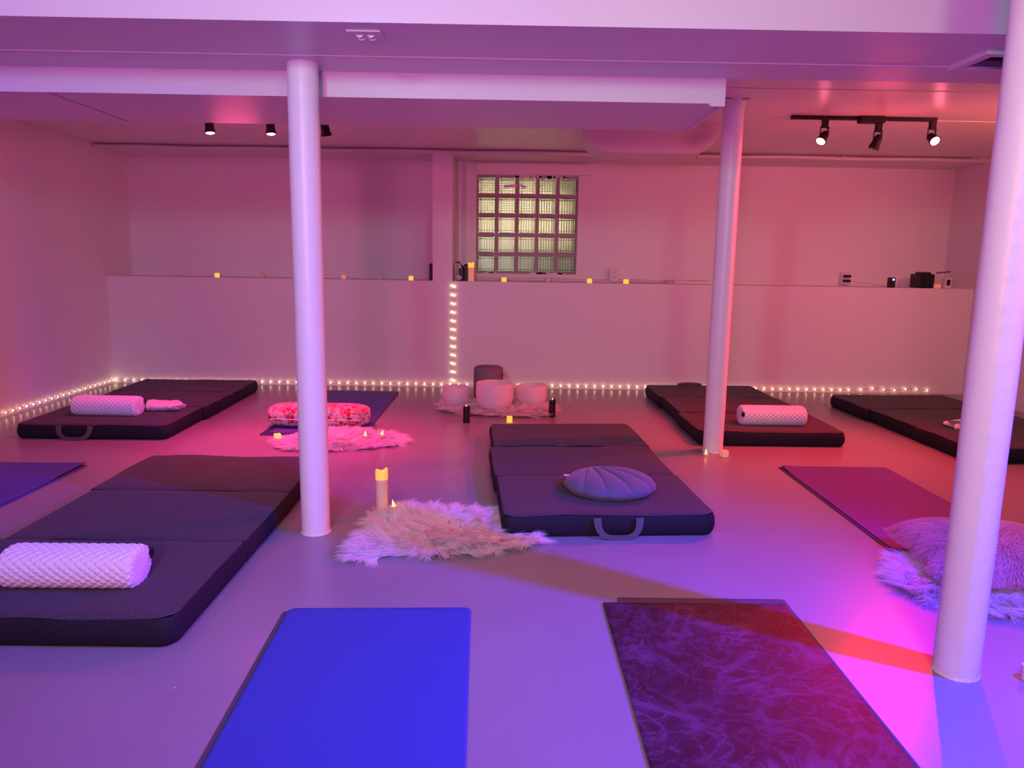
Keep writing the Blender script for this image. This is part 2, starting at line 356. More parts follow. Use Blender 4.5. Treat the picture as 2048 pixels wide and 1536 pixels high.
# ---------------------------------------------------------------- ducts, vents, pipes
t = thing('air_duct', 'boxed white air duct hanging below the ceiling behind the long soffit', 'duct', (0, 3.4, 1.935))
x0, x1 = XL-0.0, .93
a = MB().box(x0-0, -2.0, .006, .70, 0, .314).box(-2.006, x1, 0.001, .70, 0, .314)
fixn(a.build('duct_body', M['duct'], t))
fl = MB().box(x1-.055, x1-.05, 0.01, .70, -.004, 0).box(x1-.05, x1+.012, -.004, .01, -.012, .314).box(x1-.0, x1+.012, .01, .70, -.01, .02)
fixn(fl.build('end_flange', M['duct'], t))
t = thing('ceiling_duct', 'white round-cornered duct stub under the ceiling in front of the window', 'duct', (1.07, 5.75, ZC))
def rr_profile(w, h, r, n=10):
    pts = [(-w/2, 0)]
    for k in range(n+1): an = PI+PI/2*k/n; pts.append((-w/2+r+r*math.cos(an), -h+r+r*math.sin(an)))
    for k in range(n+1): an = -PI/2+PI/2*k/n; pts.append((w/2-r+r*math.cos(an), -h+r+r*math.sin(an)))
    pts.append((w/2, 0)); return pts
pf = rr_profile(.99, .20, .19)
db = MB().loft([[(x, y, z) for x, z in pf] for y in (0, .42)], cap=True).build('duct_body', M['duct'], t); fixn(db); autosm(db, 30)
t = thing('ceiling_vent', 'small square vent plate with four curved louvres under the soffit', 'vent', (-.518, 2.855, 2.04))
fixn(MB().box(-.062, .062, -.068, .068, -.007, 0, bev=.003).build('plate', M['whiteplastic'], t))
for sx in (-1, 1):
    for sy in (-1, 1):
        lv = MB(); rg = []
        for k in range(9):
            u = -1+2*k/8; x = sx*.02+u*.015; h = .009*(1-u*u); y = sy*.018-.002*(1-u*u)
            rg.append([(x, y-.006, -.007), (x, y-.003, -.007-h), (x, y+.010, -.007)])
        fixn(lv.loft(rg, cap=True).build('louvre', M['whiteplastic'], t))
t = thing('ceiling_vent', 'white framed ceiling grille with dark opening at the upper right', 'vent', (2.0, 3.01, 2.04))
fr = MB()
for r_ in ((-.245, .245, -.125, -.085), (-.245, .245, .085, .125), (-.245, -.205, -.085, .085), (.205, .245, -.085, .085)): fr.box(*r_, -.018, 0)
fixn(fr.build('frame', M['whiteplastic'], t)); fixn(MB().box(-.205, .205, -.085, .085, -.004, 0).build('opening', M['dark'], t))
sl = MB()
for k in range(3): sl.box(-.2, .2, .01+k*.025, .02+k*.025, -.012, -.004)
fixn(sl.build('slat', M['pouf'], t))
# pipes under the ceiling at the back
t = thing('ceiling_pipe', 'long thin white conduit running along the back ceiling edge', 'pipe', (0, 7.15, 2.225))
pts = [(XL+.02+i*(XR-XL-.15)/60, .004*math.sin(i*1.3), .004*math.sin(i*.7)) for i in range(61)]
p = MB().tube(pts, .016, 10).build('pipe', M['wall'], t); fixn(p); autosm(p, 60)
for x in (-1.3, 1.75, 3.1): fixn(MB().box(x, x+.012, -.022, .022, -.022, .022).build('clip', M['wall'], t))
gp = thing('cable', 'dark thin strip drawn for the gap along the ceiling line above the back ledge', 'cable', (0, 7.10, 2.243))  # dark strip put in for the gap under the ceiling, no cable there
fixn(MB().tube([(XL+.05+i*(XR-XL-.3)/80, .006*math.sin(i*.9), .003*math.sin(i*.5)-.003) for i in range(81)], .004, 6).build('wire', M['pouf'], gp))
# surface raceway along the ledge
t = thing('cable_raceway', 'white cable raceway lying along the back of the ledge right of the window', 'raceway', (0, 7.70, ZL))
for k, z in enumerate((.012, .032)):
    pts = [(-.42+i*(2.5)/40, -.002*k, z+.004*math.sin(i*.5+k)) for i in range(41)]
    fixn(MB().tube(pts, .007, 6).build('conduit', M['wall'], t))
fixn(MB().box(1.65, 2.95, -.02, .0, .0, .022).build('channel', M['wall'], t))
fixn(MB().tube([(1.66+.06*math.cos(a_*.5), -.05, .014+.012*math.sin(a_*.5)) for a_ in range(13)], .004, 6).build('cable_loop', M['wire'], t))

# ---------------------------------------------------------------- track lights
def lamp_head(parent, x, z, aim, lit, drop=.05, spin=0):
    # stem, yoke, barrel, lens : a part of the track with its own pieces
    hd = MB().box(x-.018, x+.018, -.018, .018, z-drop, z).build('lamp_head', M['blackmetal'], parent); fixn(hd)
    zt = z-drop
    fixn(MB().tube([(x-.026, 0, zt), (x-.028, 0, zt-.05)], .004, 6).tube([(x+.026, 0, zt), (x+.028, 0, zt-.05)], .004, 6).box(x-.03, x+.03, -.006, .006, zt-.004, zt+.003).build('yoke', M['blackmetal'], hd))
    fixn(MB().tube([(x+.01, 0, zt), (x+.03, .01, zt-.02), (x+.012, .012, zt-.035), (x+.002, .01, zt-.05)], .003, 6).build('lead', M['blackmetal'], hd))
    d = Vector(aim).normalized(); q = d.to_track_quat('-Z', 'Y').to_matrix()
    c0 = Vector((x, 0, zt-.055))
    def put(mb):
        mb.v = [tuple(c0+q@Vector(v)) for v in mb.v]; return mb
    br = put(MB().lathe([(.001, .035), (.014, .034), (.024, .02), (.028, 0), (.03, -.035), (.036, -.05), (.036, -.062), (.032, -.062), (.030, -.05)], 28)).build('barrel', M['blackmetal'], hd); fixn(br); autosm(br, 45)
    ln = put(MB().lathe([(.001, -.064), (.022, -.062), (.030, -.056)], 24)).build('lens', M['redlens'] if lit else M['darklens'], hd)
    autosm(ln, 60)
t = thing('track_light', 'black ceiling track light with three heads on the right, two glowing red', 'track light', (0, 5.3, ZC))
t_r = t
fixn(MB().box(1.93, 2.925, -.017, .017, -.024, 0).build('rail', M['blackmetal'], t))
fixn(MB().box(2.39, 2.56, -.045, .02, -.045, -.001, bev=.004).build('power_box', M['blackmetal'], t))
lamp_head(t, 2.165, -.024, (-.55, -.45, -.75), True)
lamp_head(t, 2.535, -.045, (-.35, .1, -1), False)
lamp_head(t, 2.905, -.024, (.02, -.85, -.55), True)
t = thing('track_light', 'black ceiling track light on the left with heads showing below the duct', 'track light', (0, 5.3, ZC))
fixn(MB().box(-2.25, -1.1, -.017, .017, -.024, 0).build('rail', M['blackmetal'], t))
lamp_head(t, -2.04, -.024, (.12, -.15, -1), True, .045)
lamp_head(t, -1.625, -.024, (.10, -.15, -1), True, .045)
lamp_head(t, -1.255, -.024, (.12, .3, -1), False, .045)

# ---------------------------------------------------------------- floor mattresses
def rring(w, l, rf, n=6, rb=None):
    pts = []; rb = rf if rb is None else rb
    for cx, cy, a0, r in ((w/2-rf, -l/2+rf, -PI/2, rf), (w/2-rb, l/2-rb, 0, rb), (-w/2+rb, l/2-rb, PI/2, rb), (-w/2+rf, -l/2+rf, PI, rf)):
        for k in range(n+1):
            an = a0+PI/2*k/n; pts.append((cx+r*math.cos(an), cy+r*math.sin(an)))
    # subdivide straights
    out = []
    for i, p in enumerate(pts):
        q = pts[(i+1) % len(pts)]; d = math.hypot(q[0]-p[0], q[1]-p[1]); m_ = max(1, int(d/.05))
        for k in range(m_): out.append((p[0]+(q[0]-p[0])*k/m_, p[1]+(q[1]-p[1])*k/m_))
    return out
def mattress_section(parent, cy, w, l, h, seed, front_r=.04, back_r=.04):
    base = rring(w, l, front_r, 6, back_r); n = len(base)
    nz = lambda x, y, s=3: noise.noise(Vector((x*s+seed, y*s, seed*.37)))
    side = []; top = []
    for t_, off in ((0, -.012), (.08, -.003), (.25, .004), (.5, .007), (.78, .004), (.94, .0), (1.0, -.003)):
        ring = []
        for x, y in base:
            k = 1+2*off/w; k2 = 1+2*off/l; wob = .005*nz(x, y, 6)*(1 if t_ > .1 else 0)
            zz = h*t_ + (.009*nz(x, y, 3)*t_)
            ring.append((x*k+wob, y*k2+wob+cy, zz))
        side.append(ring)
    s = MB().loft(side, cap=False).add([(x, y, .001) for x, y, z in side[0]], [tuple(range(n))]).build('border', M['matside'], parent); fixn(s); autosm(s, 60)
    last = side[-1]
    for sc in (1.0, .985, .95, .88, .75, .5, .25, .02):
        ring = []
        for (x, y, z), (bx, by) in zip(last, base):
            xx, yy = x*sc, (y-cy)*sc
            edge = 1-max(abs(xx)/(w/2), abs(yy)/(l/2))
            zz = h+.009*(1-math.exp(-edge*22)) + .005*nz(xx, yy, 5)*(1 if sc < 1 else 0) + (0 if sc < 1 else z-h)
            ring.append((xx, yy+cy, zz))
        top.append(ring)
    tp = MB().loft(top).add(top[-1], [tuple(range(n))]).build('cover', M['mattop'], s); fixn(tp); autosm(tp, 60)
    return s
def strap(parent, x0, x1, y, z, drop, out, wd=.036, th=.004):
    N = 28; rings = []; P = []
    for k in range(N+1):
        a = PI*k/N; xm, hw = (x0+x1)/2, (x1-x0)/2
        ca, sa = math.cos(a), math.sin(a)
        P.append((xm-hw*(abs(ca)**.62)*(1 if ca > 0 else -1), y-.010-out*sa**.6, z+.004-drop*sa**.8))
    for k, p in enumerate(P):
        a_, b_ = P[max(k-1, 0)], P[min(k+1, N)]; tx, tz = b_[0]-a_[0], b_[2]-a_[2]; L_ = math.hypot(tx, tz) or 1; nx, nz = -tz/L_, tx/L_
        if k in (0, N): nx, nz = (1, 0) if nx > 0 else (-1, 0)
        w2 = wd/2*(1-.30*math.sin(PI*k/N))
        rings.append([(p[0]-nx*w2, p[1], p[2]-nz*w2), (p[0]+nx*w2, p[1], p[2]+nz*w2), (p[0]+nx*w2, p[1]-th, p[2]+nz*w2), (p[0]-nx*w2, p[1]-th, p[2]-nz*w2)])
    o = MB().loft(rings, cap=True).build('handle', M['strap'], parent); fixn(o); autosm(o, 50); return o
def mattress(label, cx, cy, rz, w, l, h, seed, handle=None, offs=(0, 0, 0)):
    t = thing('floor_mattress', label, 'mattress', (cx, cy, 0), rz, None)
    ls = l/3
    for k in range(3):
        s = mattress_section(t, -l/2+ls*(k+.5), w+[0, .012, -.004][(k+seed) % 3], ls-.001, h+.002*((k+seed) % 2), seed+k*2.1, .05 if k == 0 else .016, .05 if k == 2 else .016)
        s.location.x = offs[k]
    if handle == 'front': strap(t, handle_x[0], handle_x[1], -l/2-.004, h-.003, h-.012, .02)
    return t
handle_x = (-.06, .10)
mA = mattress('large grey folding mattress in the left foreground carrying a white quilted roll pillow', -1.548, 3.205, 0, .985, 1.97, .098, 1, None, (0, .008, .0))
mB = mattress('grey folding mattress in the far left corner under string lights', -2.81, 5.90, math.radians(.8), 1.02, 1.92, .098, 2, None, (-.012, .01, 0))
strap(mB, -.21, .0, -.965, .093, .085, .025)
mC = mattress('grey folding mattress in the middle of the room holding a shell cushion', .435, 4.205, math.radians(3.4), .985, 1.92, .098, 3, None, (0, -.008, .01))
strap(mC, -.065, .13, -.965, .093, .085, .025)
mD = mattress('grey folding mattress behind the back column with a white roll pillow near its front edge', 1.845, 5.96, math.radians(.6), 1.01, 1.94, .098, 4, None, (0, .012, -.006))
mE = mattress('dark folding mattress at the far right behind the foreground column with a pink towel', 3.47, 5.58, math.radians(2.2), 1.03, 1.92, .098, 5, None, (0, .006, -.01))
# strap handles poking up at seams and at the back of the far mattresses
def pad(parent, x, y, z, a, b_, c_, name='handle'):
    o = MB().sphere((x, y, z), 1, 16, 8).build(name, M['strap'], parent); o.data.transform(Matrix.Translation((x, y, z)) @ Matrix.Diagonal((a, b_, c_, 1)) @ Matrix.Translation((-x, -y, -z))); autosm(o, 60)
pad(mB, -.10, .33, .108, .07, .02, .012); pad(mC, -.06, .32, .108, .035, .014, .01); pad(mD, -.10, .93, .116, .12, .025, .02)

# ---------------------------------------------------------------- yoga mats
def ymat(label, cx, cy, rz, w, l, z, th, m, r=.012, wav=.0, cat='yoga mat', name='yoga_mat', seed=0):
    base = rring(w, l, r, 5); n = len(base)
    f = lambda x, y: wav*max(0, noise.noise(Vector((x*1.1+seed, y*3.2+seed, 1.7))))*(abs(x)/(w/2))**4
    rg = []
    for t_, ins in ((0, .001), (.3, 0), (.8, 0), (1, .0012)):
        rg.append([(x-(ins if x > 0 else -ins), y-(ins if y > 0 else -ins), f(x, y)+th*t_) for x, y in base])
    for sc in (.97, .85, .6, .3, .02): rg.append([(x*sc, y*sc, f(x*sc, y*sc)+th) for x, y in base])
    o = MB().loft(rg, cap=True).build(name, m); fixn(o); autosm(o, 50)
    o.location = (cx, cy, z); o.rotation_euler = (0, 0, rz); return tag(o, label, cat)
ymat('grey yoga mat lying under the bright blue one, only its edge showing', -.425, 1.628, math.radians(1.9), .65, 1.73, .0005, .003, M['ygrey'])
ymat('bright blue yoga mat with rounded corners in the centre foreground', -.408, 1.64, math.radians(1.9), .648, 1.73, .0045, .005, M['yblue'], r=.028)
ymat('violet ribbed yoga mat under the dark patterned mat, its far end peeking out', .745, 1.755, math.radians(0), .63, 1.73, .0005, .004, M['ygrey'])
ymat('dark suede yoga mat with a marbled vein pattern in the right foreground', .712, 1.70, math.radians(.2), .675, 1.74, .005, .004, M['ysuede'], r=.004)
ymat('navy yoga mat under the violet one on the right, edge showing', 2.035, 3.60, math.radians(.5), .65, 1.73, .0005, .004, M['ynavy'], wav=.0, seed=3)
ymat('violet yoga mat on the right leading to the fluffy cushion', 2.055, 3.60, math.radians(.3), .655, 1.73, .005, .004, M['ypurple'], wav=.014, seed=3)
ymat('lower blue yoga mat at the left edge beneath another', -2.82, 3.44, math.radians(-1), .66, 1.74, .0005, .004, M['yindigo'], wav=.0, seed=5)
ymat('upper blue-violet yoga mat at the left edge beside the large mattress', -2.83, 3.455, math.radians(-.6), .66, 1.74, .0055, .004, M['yindigo'], wav=.016, seed=5)
ymat('navy yoga mat beneath the patterned bolster, its near end showing', -1.37, 5.98, 0, .72, 1.72, .0005, .004, M['ynavy'], wav=.0, seed=8)
ymat('violet-blue yoga mat at the back wall behind the patterned bolster', -1.335, 6.04, 0, .68, 1.73, .005, .004, M['yindigo'], wav=.008, seed=9)

# ---------------------------------------------------------------- quilted roll pillows
def roll_pillow_mesh():
    L, ry, rz_ = .455, .083, .066; NU, NV = 260, 200
    def sec(a):
        c, s = math.cos(a), math.sin(a); p = 2.35
        rr_ = (abs(c)**p+abs(s)**p)**(-1/p); y = ry*rr_*c; z = rz_*rr_*s
        return y, z
    def bumpf(u, v):
        px, py = .034, .028; p = u/px+v/py; q = u/px-v/py
        return (abs(math.sin(PI*p)*math.sin(PI*q)))**.55
    vs = []; per = 2*PI*.075; rings = []
    for i in range(NU+1):
        x = -L/2+L*i/NU; e = min(i, NU-i)/NU*L; k = 1-.10*math.exp(-e/.006)
        ring = []
        for j in range(NV):
            a = 2*PI*j/NV; y, z = sec(a); q = bumpf(x, a/(2*PI)*round(per/.028)*.028)
            n = Vector((0, y/ry**2, z/rz_**2)).normalized()*(.0058*q*k)
            ring.append((x, (y+n.y)*k, rz_+(z+n.z)*k))
        rings.append(ring)
    # end caps with quilting
    def cap(sgn):
        out = []
        for sc in (.97, .88, .78, .68, .58, .48, .38, .28, .18, .08, .01):
            ring = []
            for j in range(NV):
                a = 2*PI*j/NV; y, z = sec(a); y *= sc*.9; z *= sc*.9
                q = bumpf(y*1.3, z*1.3); ring.append((sgn*(L/2+.006*(1-sc*sc)+.0045*q), y, rz_+z))
            out.append(ring)
        return out
    allr = list(reversed(cap(-1)))+rings+cap(1)
    return MB().loft(allr, cap=True)
rp = roll_pillow_mesh()
rA = thing('roll_pillow', 'white quilted roll pillow on the large left foreground mattress', 'pillow', (-1.497, 2.475, .104), math.radians(.5), None)
o = rp.build('cover', M['white_cloth'], rA); fixn(o); autosm(o, 70)
fixn(MB().box(.222, .236, .055, .085, .07, .10).build('zip_tab', M['black'], rA))
rB = dup(rA, (-2.855, 5.27, .104), math.radians(-1.5), 'pink-lit quilted roll pillow beside a towel on the far left mattress')
rD = dup(rA, (1.925, 5.24, .104), math.radians(180), 'quilted roll pillow on the mattress behind the back column')

# ---------------------------------------------------------------- patterned bolster
t = thing('bolster', 'red and cream mosaic-print bolster lying across the back yoga mat', 'bolster', (-1.375, 5.42, .010))
W, D_, Hh = .76, .25, .165
rg = []
NP = 36
for i in range(41):
    u = -1+2*i/40; k = (1-abs(u)**6)**(1/3.2) if abs(u) < 1 else .02
    k = max(k, .05); ring = []
    for j in range(NP):
        a = 2*PI*j/NP; c, s = math.cos(a), math.sin(a); p = 2.7; rr_ = (abs(c)**p+abs(s)**p)**(-1/p)
        ring.append((u*W/2, D_/2*rr_*c*k, Hh/2+Hh/2*rr_*s*k*(1+.03*noise.noise(Vector((u*3, c, s))))))
    rg.append(ring)
o = MB().loft(rg, cap=True).build('cover', M['mosaic'], t); fixn(o); autosm(o, 60)
fixn(MB().tube([(-.33+.66*i/20, -D_/2-.001, Hh*.42+.002*math.sin(i)) for i in range(21)], .003, 6).build('piping', M['white_cloth'], t))

# ---------------------------------------------------------------- sheepskins
def inpoly(x, y, poly):
    n = len(poly); c = np.zeros(len(x), bool)
    for i in range(n):
        x1_, y1_ = poly[i]; x2_, y2_ = poly[(i+1) % n]
        cond = ((y1_ > y) != (y2_ > y)) & (x < (x2_-x1_)*(y-y1_)/(y2_-y1_+1e-12)+x1_); c ^= cond
    return c
def edgedist(x, y, poly):
    d = np.full(len(x), 9.)
    for i in range(len(poly)):
        a = np.array(poly[i]); b_ = np.array(poly[(i+1) % len(poly)]); ab = b_-a
        t_ = np.clip(((x-a[0])*ab[0]+(y-a[1])*ab[1])/(ab@ab), 0, 1)
        d = np.minimum(d, np.hypot(x-a[0]-t_*ab[0], y-a[1]-t_*ab[1]))
    return d
def smooth_poly(poly, it=2):
    for _ in range(it):
        q = []
        for i in range(len(poly)):
            a, b_ = poly[i], poly[(i+1) % len(poly)]
            q += [(a[0]*.75+b_[0]*.25, a[1]*.75+b_[1]*.25), (a[0]*.25+b_[0]*.75, a[1]*.25+b_[1]*.75)]
        poly = q
    return poly
def strands(root, nrm, hdir, length, lift, width, name, m, parent):
    """tapered three-segment ribbons; root Nx3, nrm surface normals, hdir lying direction"""
    N = len(root); S = 4
    rt = rng.normal(size=(N, 3)); vs = np.zeros((N, S*2+1, 3)); ts = np.linspace(0, 1, S+1)
    side = np.cross(hdir, nrm) + rt*.35; side /= np.linalg.norm(side, axis=1)[:, None]
    for k, t_ in enumerate(ts):
        p = root + hdir*(length*t_*(.75+.25*t_))[:, None] + nrm*(length*lift*(t_-.62*t_*t_)*1.9)[:, None]
        p[:, 2] = np.maximum(p[:, 2], .0015)
        if k < S:
            wd = width*(1-.75*t_**1.5); vs[:, 2*k] = p-side*wd[:, None]/2; vs[:, 2*k+1] = p+side*wd[:, None]/2
        else: vs[:, 2*S] = p
    me = bpy.data.meshes.new(name); nv = S*2+1
    me.vertices.add(N*nv); me.vertices.foreach_set('co', vs.reshape(-1).astype(np.float32))
    base = (np.arange(N)*nv)[:, None]
    quads = np.concatenate([base+np.array([2*k, 2*k+1, 2*k+3, 2*k+2]) for k in range(S-1)], 1).reshape(-1, 4)
    tris = (base+np.array([2*(S-1), 2*(S-1)+1, 2*S]))
    loops = np.concatenate([quads.reshape(-1), tris.reshape(-1)])
    starts = np.concatenate([np.arange(len(quads))*4, len(quads)*4+np.arange(len(tris))*3])
    me.loops.add(len(loops)); me.loops.foreach_set('vertex_index', loops.astype(np.int32))
    me.polygons.add(len(starts)); me.polygons.foreach_set('loop_start', starts.astype(np.int32))
    me.update(calc_edges=True); me.materials.append(m)
    me.polygons.foreach_set('use_smooth', [True]*len(me.polygons))
    o = bpy.data.objects.new(name, me); C.objects.link(o); o.parent = parent; return o
def fld(x, y, s, off):
    return np.array([noise.noise(Vector((a*s+off, b_*s-off, off*.31))) for a, b_ in zip(x, y)])
def sheepskin(label, poly, n, length, seed, centre=None, dome=.02, width=.0016):
    poly = smooth_poly(poly, 2); cx = sum(p[0] for p in poly)/len(poly); cy = sum(p[1] for p in poly)/len(poly)
    if centre: cx, cy = centre
    t = thing('sheepskin_rug', label, 'rug', (cx, cy, 0))
    pl = [(x-cx, y-cy) for x, y in poly]
    h = MB(); rg = [[(x*.84, y*.84, .001) for x, y in pl], [(x*.84, y*.84, .004) for x, y in pl]]
    for sc in (.76, .6, .4, .2, .02): rg.append([(x*sc, y*sc, .004+dome*(1-sc)**.6*.7) for x, y in pl])
    o = h.loft(rg, cap=True).build('hide', M['skin'], t); fixn(o); autosm(o, 50)
    xs = np.array(pl)[:, 0]; ys = np.array(pl)[:, 1]
    X = rng.uniform(xs.min(), xs.max(), n*3); Y = rng.uniform(ys.min(), ys.max(), n*3)
    k = inpoly(X, Y, pl); X, Y = X[k][:n], Y[k][:n]
    ed = edgedist(X, Y, pl)
    Z = .005+dome*np.clip(ed/.12, 0, 1)**.7*.75
    # clumps: every strand leans with its clump
    ang0 = np.arctan2(Y, X); tw = fld(X, Y, 4, seed)*1.6+fld(X, Y, 26, seed+5)*2.6
    ang = ang0+tw+rng.normal(size=len(X))*.12
    lean = .75+.25*np.clip(1-ed/.08, 0, 1)
    hd = np.stack([np.cos(ang)*lean, np.sin(ang)*lean, np.zeros(len(X))], 1)
    L = length*(.7+.5*rng.random(len(X)))*(1+.35*fld(X, Y, 14, seed+9))
    lift = .42+.6*fld(X, Y, 24, seed+3)-.25*np.clip(1-ed/.05, 0, 1)
    nr = np.tile([0, 0, 1.], (len(X), 1))
    strands(np.stack([X, Y, Z], 1), nr, hd, L, lift, np.full(len(X), width), 'wool', M['fur'], t)
    return t
sheepskin('long-haired white sheepskin beside the middle mattress with the tall candle on it',
  [(-.66, 2.96), (-.60, 3.25), (-.655, 3.46), (-.50, 3.55), (-.25, 3.55), (-.10, 3.53), (-.025, 3.53), (-.022, 3.40), (-.018, 3.26), (-.02, 3.215), (.10, 3.19), (.22, 3.19), (.10, 3.11), (-.0, 3.06), (-.12, 3.02), (-.27, 3.00), (-.45, 3.0), (-.58, 2.93)], 42000, .085, 1.3, width=.0022)
sheepskin('pink-lit sheepskin in front of the mosaic bolster', 
  [(-1.56, 4.90), (-1.47, 4.73), (-1.25, 4.69), (-1.0, 4.73), (-.85, 4.79), (-.64, 4.93), (-.70, 5.05), (-.85, 5.20), (-1.0, 5.26), (-1.2, 5.25), (-1.35, 5.24), (-1.47, 5.03)], 28000, .065, 4.1, width=.0028)
sheepskin('fluffy pink-lit sheepskin under the three crystal bowls',
  [(-.55, 6.12), (-.43, 5.95), (-.2, 5.88), (.1, 5.84), (.33, 5.86), (.36, 5.98), (.42, 6.12), (.36, 6.30), (0, 6.38), (-.3, 6.38), (-.5, 6.30)], 30000, .085, 7.7, width=.0034)
sheepskin('white sheepskin partly under the fluffy cushion by the foreground column',
  [(1.55, 2.80), (1.60, 2.92), (1.68, 3.02), (1.78, 2.98), (2.1, 3.0), (2.4, 2.9), (2.45, 2.6), (2.3, 2.5), (2.05, 2.46), (1.88, 2.50), (1.70, 2.53), (1.60, 2.62)], 34000, .075, 2.9, centre=(1.9, 2.75), width=.0022)

# ---------------------------------------------------------------- fluffy cushion
def cushion_pt(u, v, a, b_, h, top=True):
    fx = (1-abs(u)**3.2); fy = (1-abs(v)**3.2); k = max(0, fx*fy)**.5
    return u*a*(1-.06*(1-abs(v))), v*b_*(1-.06*(1-abs(u))), (h*k if top else -h*.55*k)
t = thing('fluffy_cushion', 'fluffy long-pile cushion lying by the foreground column on a sheepskin', 'cushion', (2.0, 2.87, .072), math.radians(-8))
cu = MB(); N_ = 24
for tp in (True, False):
    rows = [[cushion_pt(-1+2*i/N_, -1+2*j/N_, .285, .275, .105, tp) for i in range(N_+1)] for j in range(N_+1)]
    cu.loft(rows, closed=False)
o = cu.build('cover', M['furpink'], t); autosm(o, 70)
n = 52000
U = rng.uniform(-1, 1, n); V_ = rng.uniform(-1, 1, n)
P_ = np.array([cushion_pt(a, c, .285, .275, .105, random.random() > .12) for a, c in zip(U, V_)])
nr = np.stack([P_[:, 0]*1.2*np.abs(U)**2, P_[:, 1]*1.2*np.abs(V_)**2, np.full(n, .12)*np.where(P_[:, 2] >= 0, 1, -1)], 1); nr /= np.linalg.norm(nr, axis=1)[:, None]
an = np.arctan2(V_-.3, U-.2)+fld(P_[:, 0], P_[:, 1], 11, 3.3)*.9+rng.normal(size=n)*.2
hd = np.stack([np.cos(an)*.8, np.sin(an)*.8, -.15-.5*np.maximum(np.abs(U), np.abs(V_))**6], 1)
P_[:, 2] = np.maximum(P_[:, 2], -.04)
strands(P_, nr, hd, .045*(.7+.5*rng.random(n)), np.full(n, .55), np.full(n, .0016), 'pile', M['furpink'], t)

# ---------------------------------------------------------------- shell cushion
t = thing('shell_cushion', 'grey velvet cushion shaped like a scallop shell on the middle mattress', 'cushion', (.535, 3.605, .104), math.radians(4))
NR, NA = 44, 320; hx, hy = -.075, .215
def grv(x, y):
    th = math.atan2(x-hx, -(y-hy)); rr_ = math.hypot(x-hx, y-hy)
    return min(1, max(0, (rr_-.03)/.10)), abs(math.cos(th*PI/.30+.6+1.2*rr_))**.42
def shell_h(x, y, rn):
    amt, gv = grv(x, y)
    return (1-rn**2.8)**.5*(1-.34*amt*(1-gv))
rings = []
for i in range(NR+1):
    rn = .02+.98*i/NR; ring = []
    for j in range(NA):
        a = 2*PI*j/NA; x = math.cos(a)*.232; y = math.sin(a)*.215
        amt, gv = grv(x, y); sc = 1-.05*(1-gv)*(1 if y < .10 else .3)*rn
        ring.append((x*rn*sc, y*rn*sc, .038+.066*shell_h(x*rn, y*rn, min(rn, 1))))
    rings.append(ring)
for i in range(1, 9):
    q = i/8; ring = []
    for (x, y, z) in rings[NR]:
        ring.append((x*(1-.22*q*q), y*(1-.22*q*q), .038*(1-q)+.002))
    rings.append(ring)
o = MB().loft(rings, cap=True).build('cover', M['velvet'], t); fixn(o); autosm(o, 60)
fixn(MB().box(-.215, -.165, .125, .150, .045, .047).build('care_tag', M['whiteplastic'], t))

# ---------------------------------------------------------------- towels
def towel(label, loc, rz):
    t = thing('towel', label, 'towel', loc, rz)
    NI, NJ = 40, 46; rings = []
    for i in range(NI+1):
        u = i/NI; ring = []
        fl = max(0, (u-.55)/.45); wy = .075*(1+.25*fl); hz = .034*(1-.25*u)+.006
        for j in range(NJ):
            a = 2*PI*j/NJ; c, s = math.cos(a), math.sin(a)
            fold = 1-.45*fl*math.exp(-((a-.15)/.35)**2)-.45*fl*math.exp(-((a-2*PI-.15)/.35)**2)-.3*fl*math.exp(-((a-2.1)/.3)**2)
            x = u*.21+.03*fl*math.cos(a*3+1)
            ring.append((x, wy*c*fold+.006*noise.noise(Vector((u*5, a, 0))), max(.002, hz+hz*s*fold+.012*fl*math.sin(a*2+.5)+.004*noise.noise(Vector((u*8, c*2, s*2))))))
        rings.append(ring)
    inner = []
    for sc, dx in ((.75, -.01), (.5, -.035), (.2, -.05)):
        cxm = sum(p[0] for p in rings[-1])/NJ; inner.append([(p[0]*1+dx, p[1]*sc, .03+(p[2]-.03)*sc) for p in rings[-1]])
    o = MB().loft(rings+inner, cap=True).build('cloth', M['towel'], t); fixn(o); autosm(o, 60); return t
towel('rumpled pink towel beside the roll pillow on the far left mattress', (-2.635, 5.425, .105), math.radians(8))
towel('rumpled pink towel on the far right mattress peeking out left of the foreground column', (3.42, 5.17, .105), math.radians(176))

# ---------------------------------------------------------------- crystal bowls and pouf
def bowl(label, x, y, r, h, z=.022, tilt=(0, 0)):
    th = .009
    prof = [(.002, 0), (r*.35, .002), (r*.62, h*.05), (r*.82, h*.16), (r*.94, h*.32), (r, h*.5), (r, h*.8), (r*.985, h), (r*.985-th*.5, h+.003), (r*.985-th, h), (r-th, h*.8), (r-th, h*.5), (r*.93-th, h*.33), (r*.8-th, h*.19), (r*.6-th, h*.1), (.002, h*.06)]
    o = MB().lathe(prof, 56).build('singing_bowl', M['bowl']); fixn(o); autosm(o, 50)
    o.location = (x, y, z); o.rotation_euler = (math.radians(tilt[0]), math.radians(tilt[1]), 0)
    return tag(o, label, 'singing bowl')
bowl('small frosted crystal singing bowl, leftmost on the back sheepskin', -.415, 6.16, .113, .165)
bowl('largest frosted crystal singing bowl in the middle of the back sheepskin', -.085, 6.04, .155, .225)
bowl('medium frosted crystal singing bowl tilted at the right end of the back sheepskin', .235, 6.20, .130, .178, .026, (0, -5))
t = thing('pouf', 'grey round fabric pouf standing behind the crystal bowls', 'pouf', (-.155, 6.72, 0))
o = MB().lathe([(.001, .001), (.128, .001), (.133, .02), (.134, .12), (.133, .255), (.128, .275), (.115, .284), (.001, .288)], 40, cap=False).build('body', M['pouf'], t); fixn(o); autosm(o, 40)
fixn(MB().box(.13, .152, -.06, -.03, .19, .225, bev=.004).build('side_tab', M['mosaic'], t))

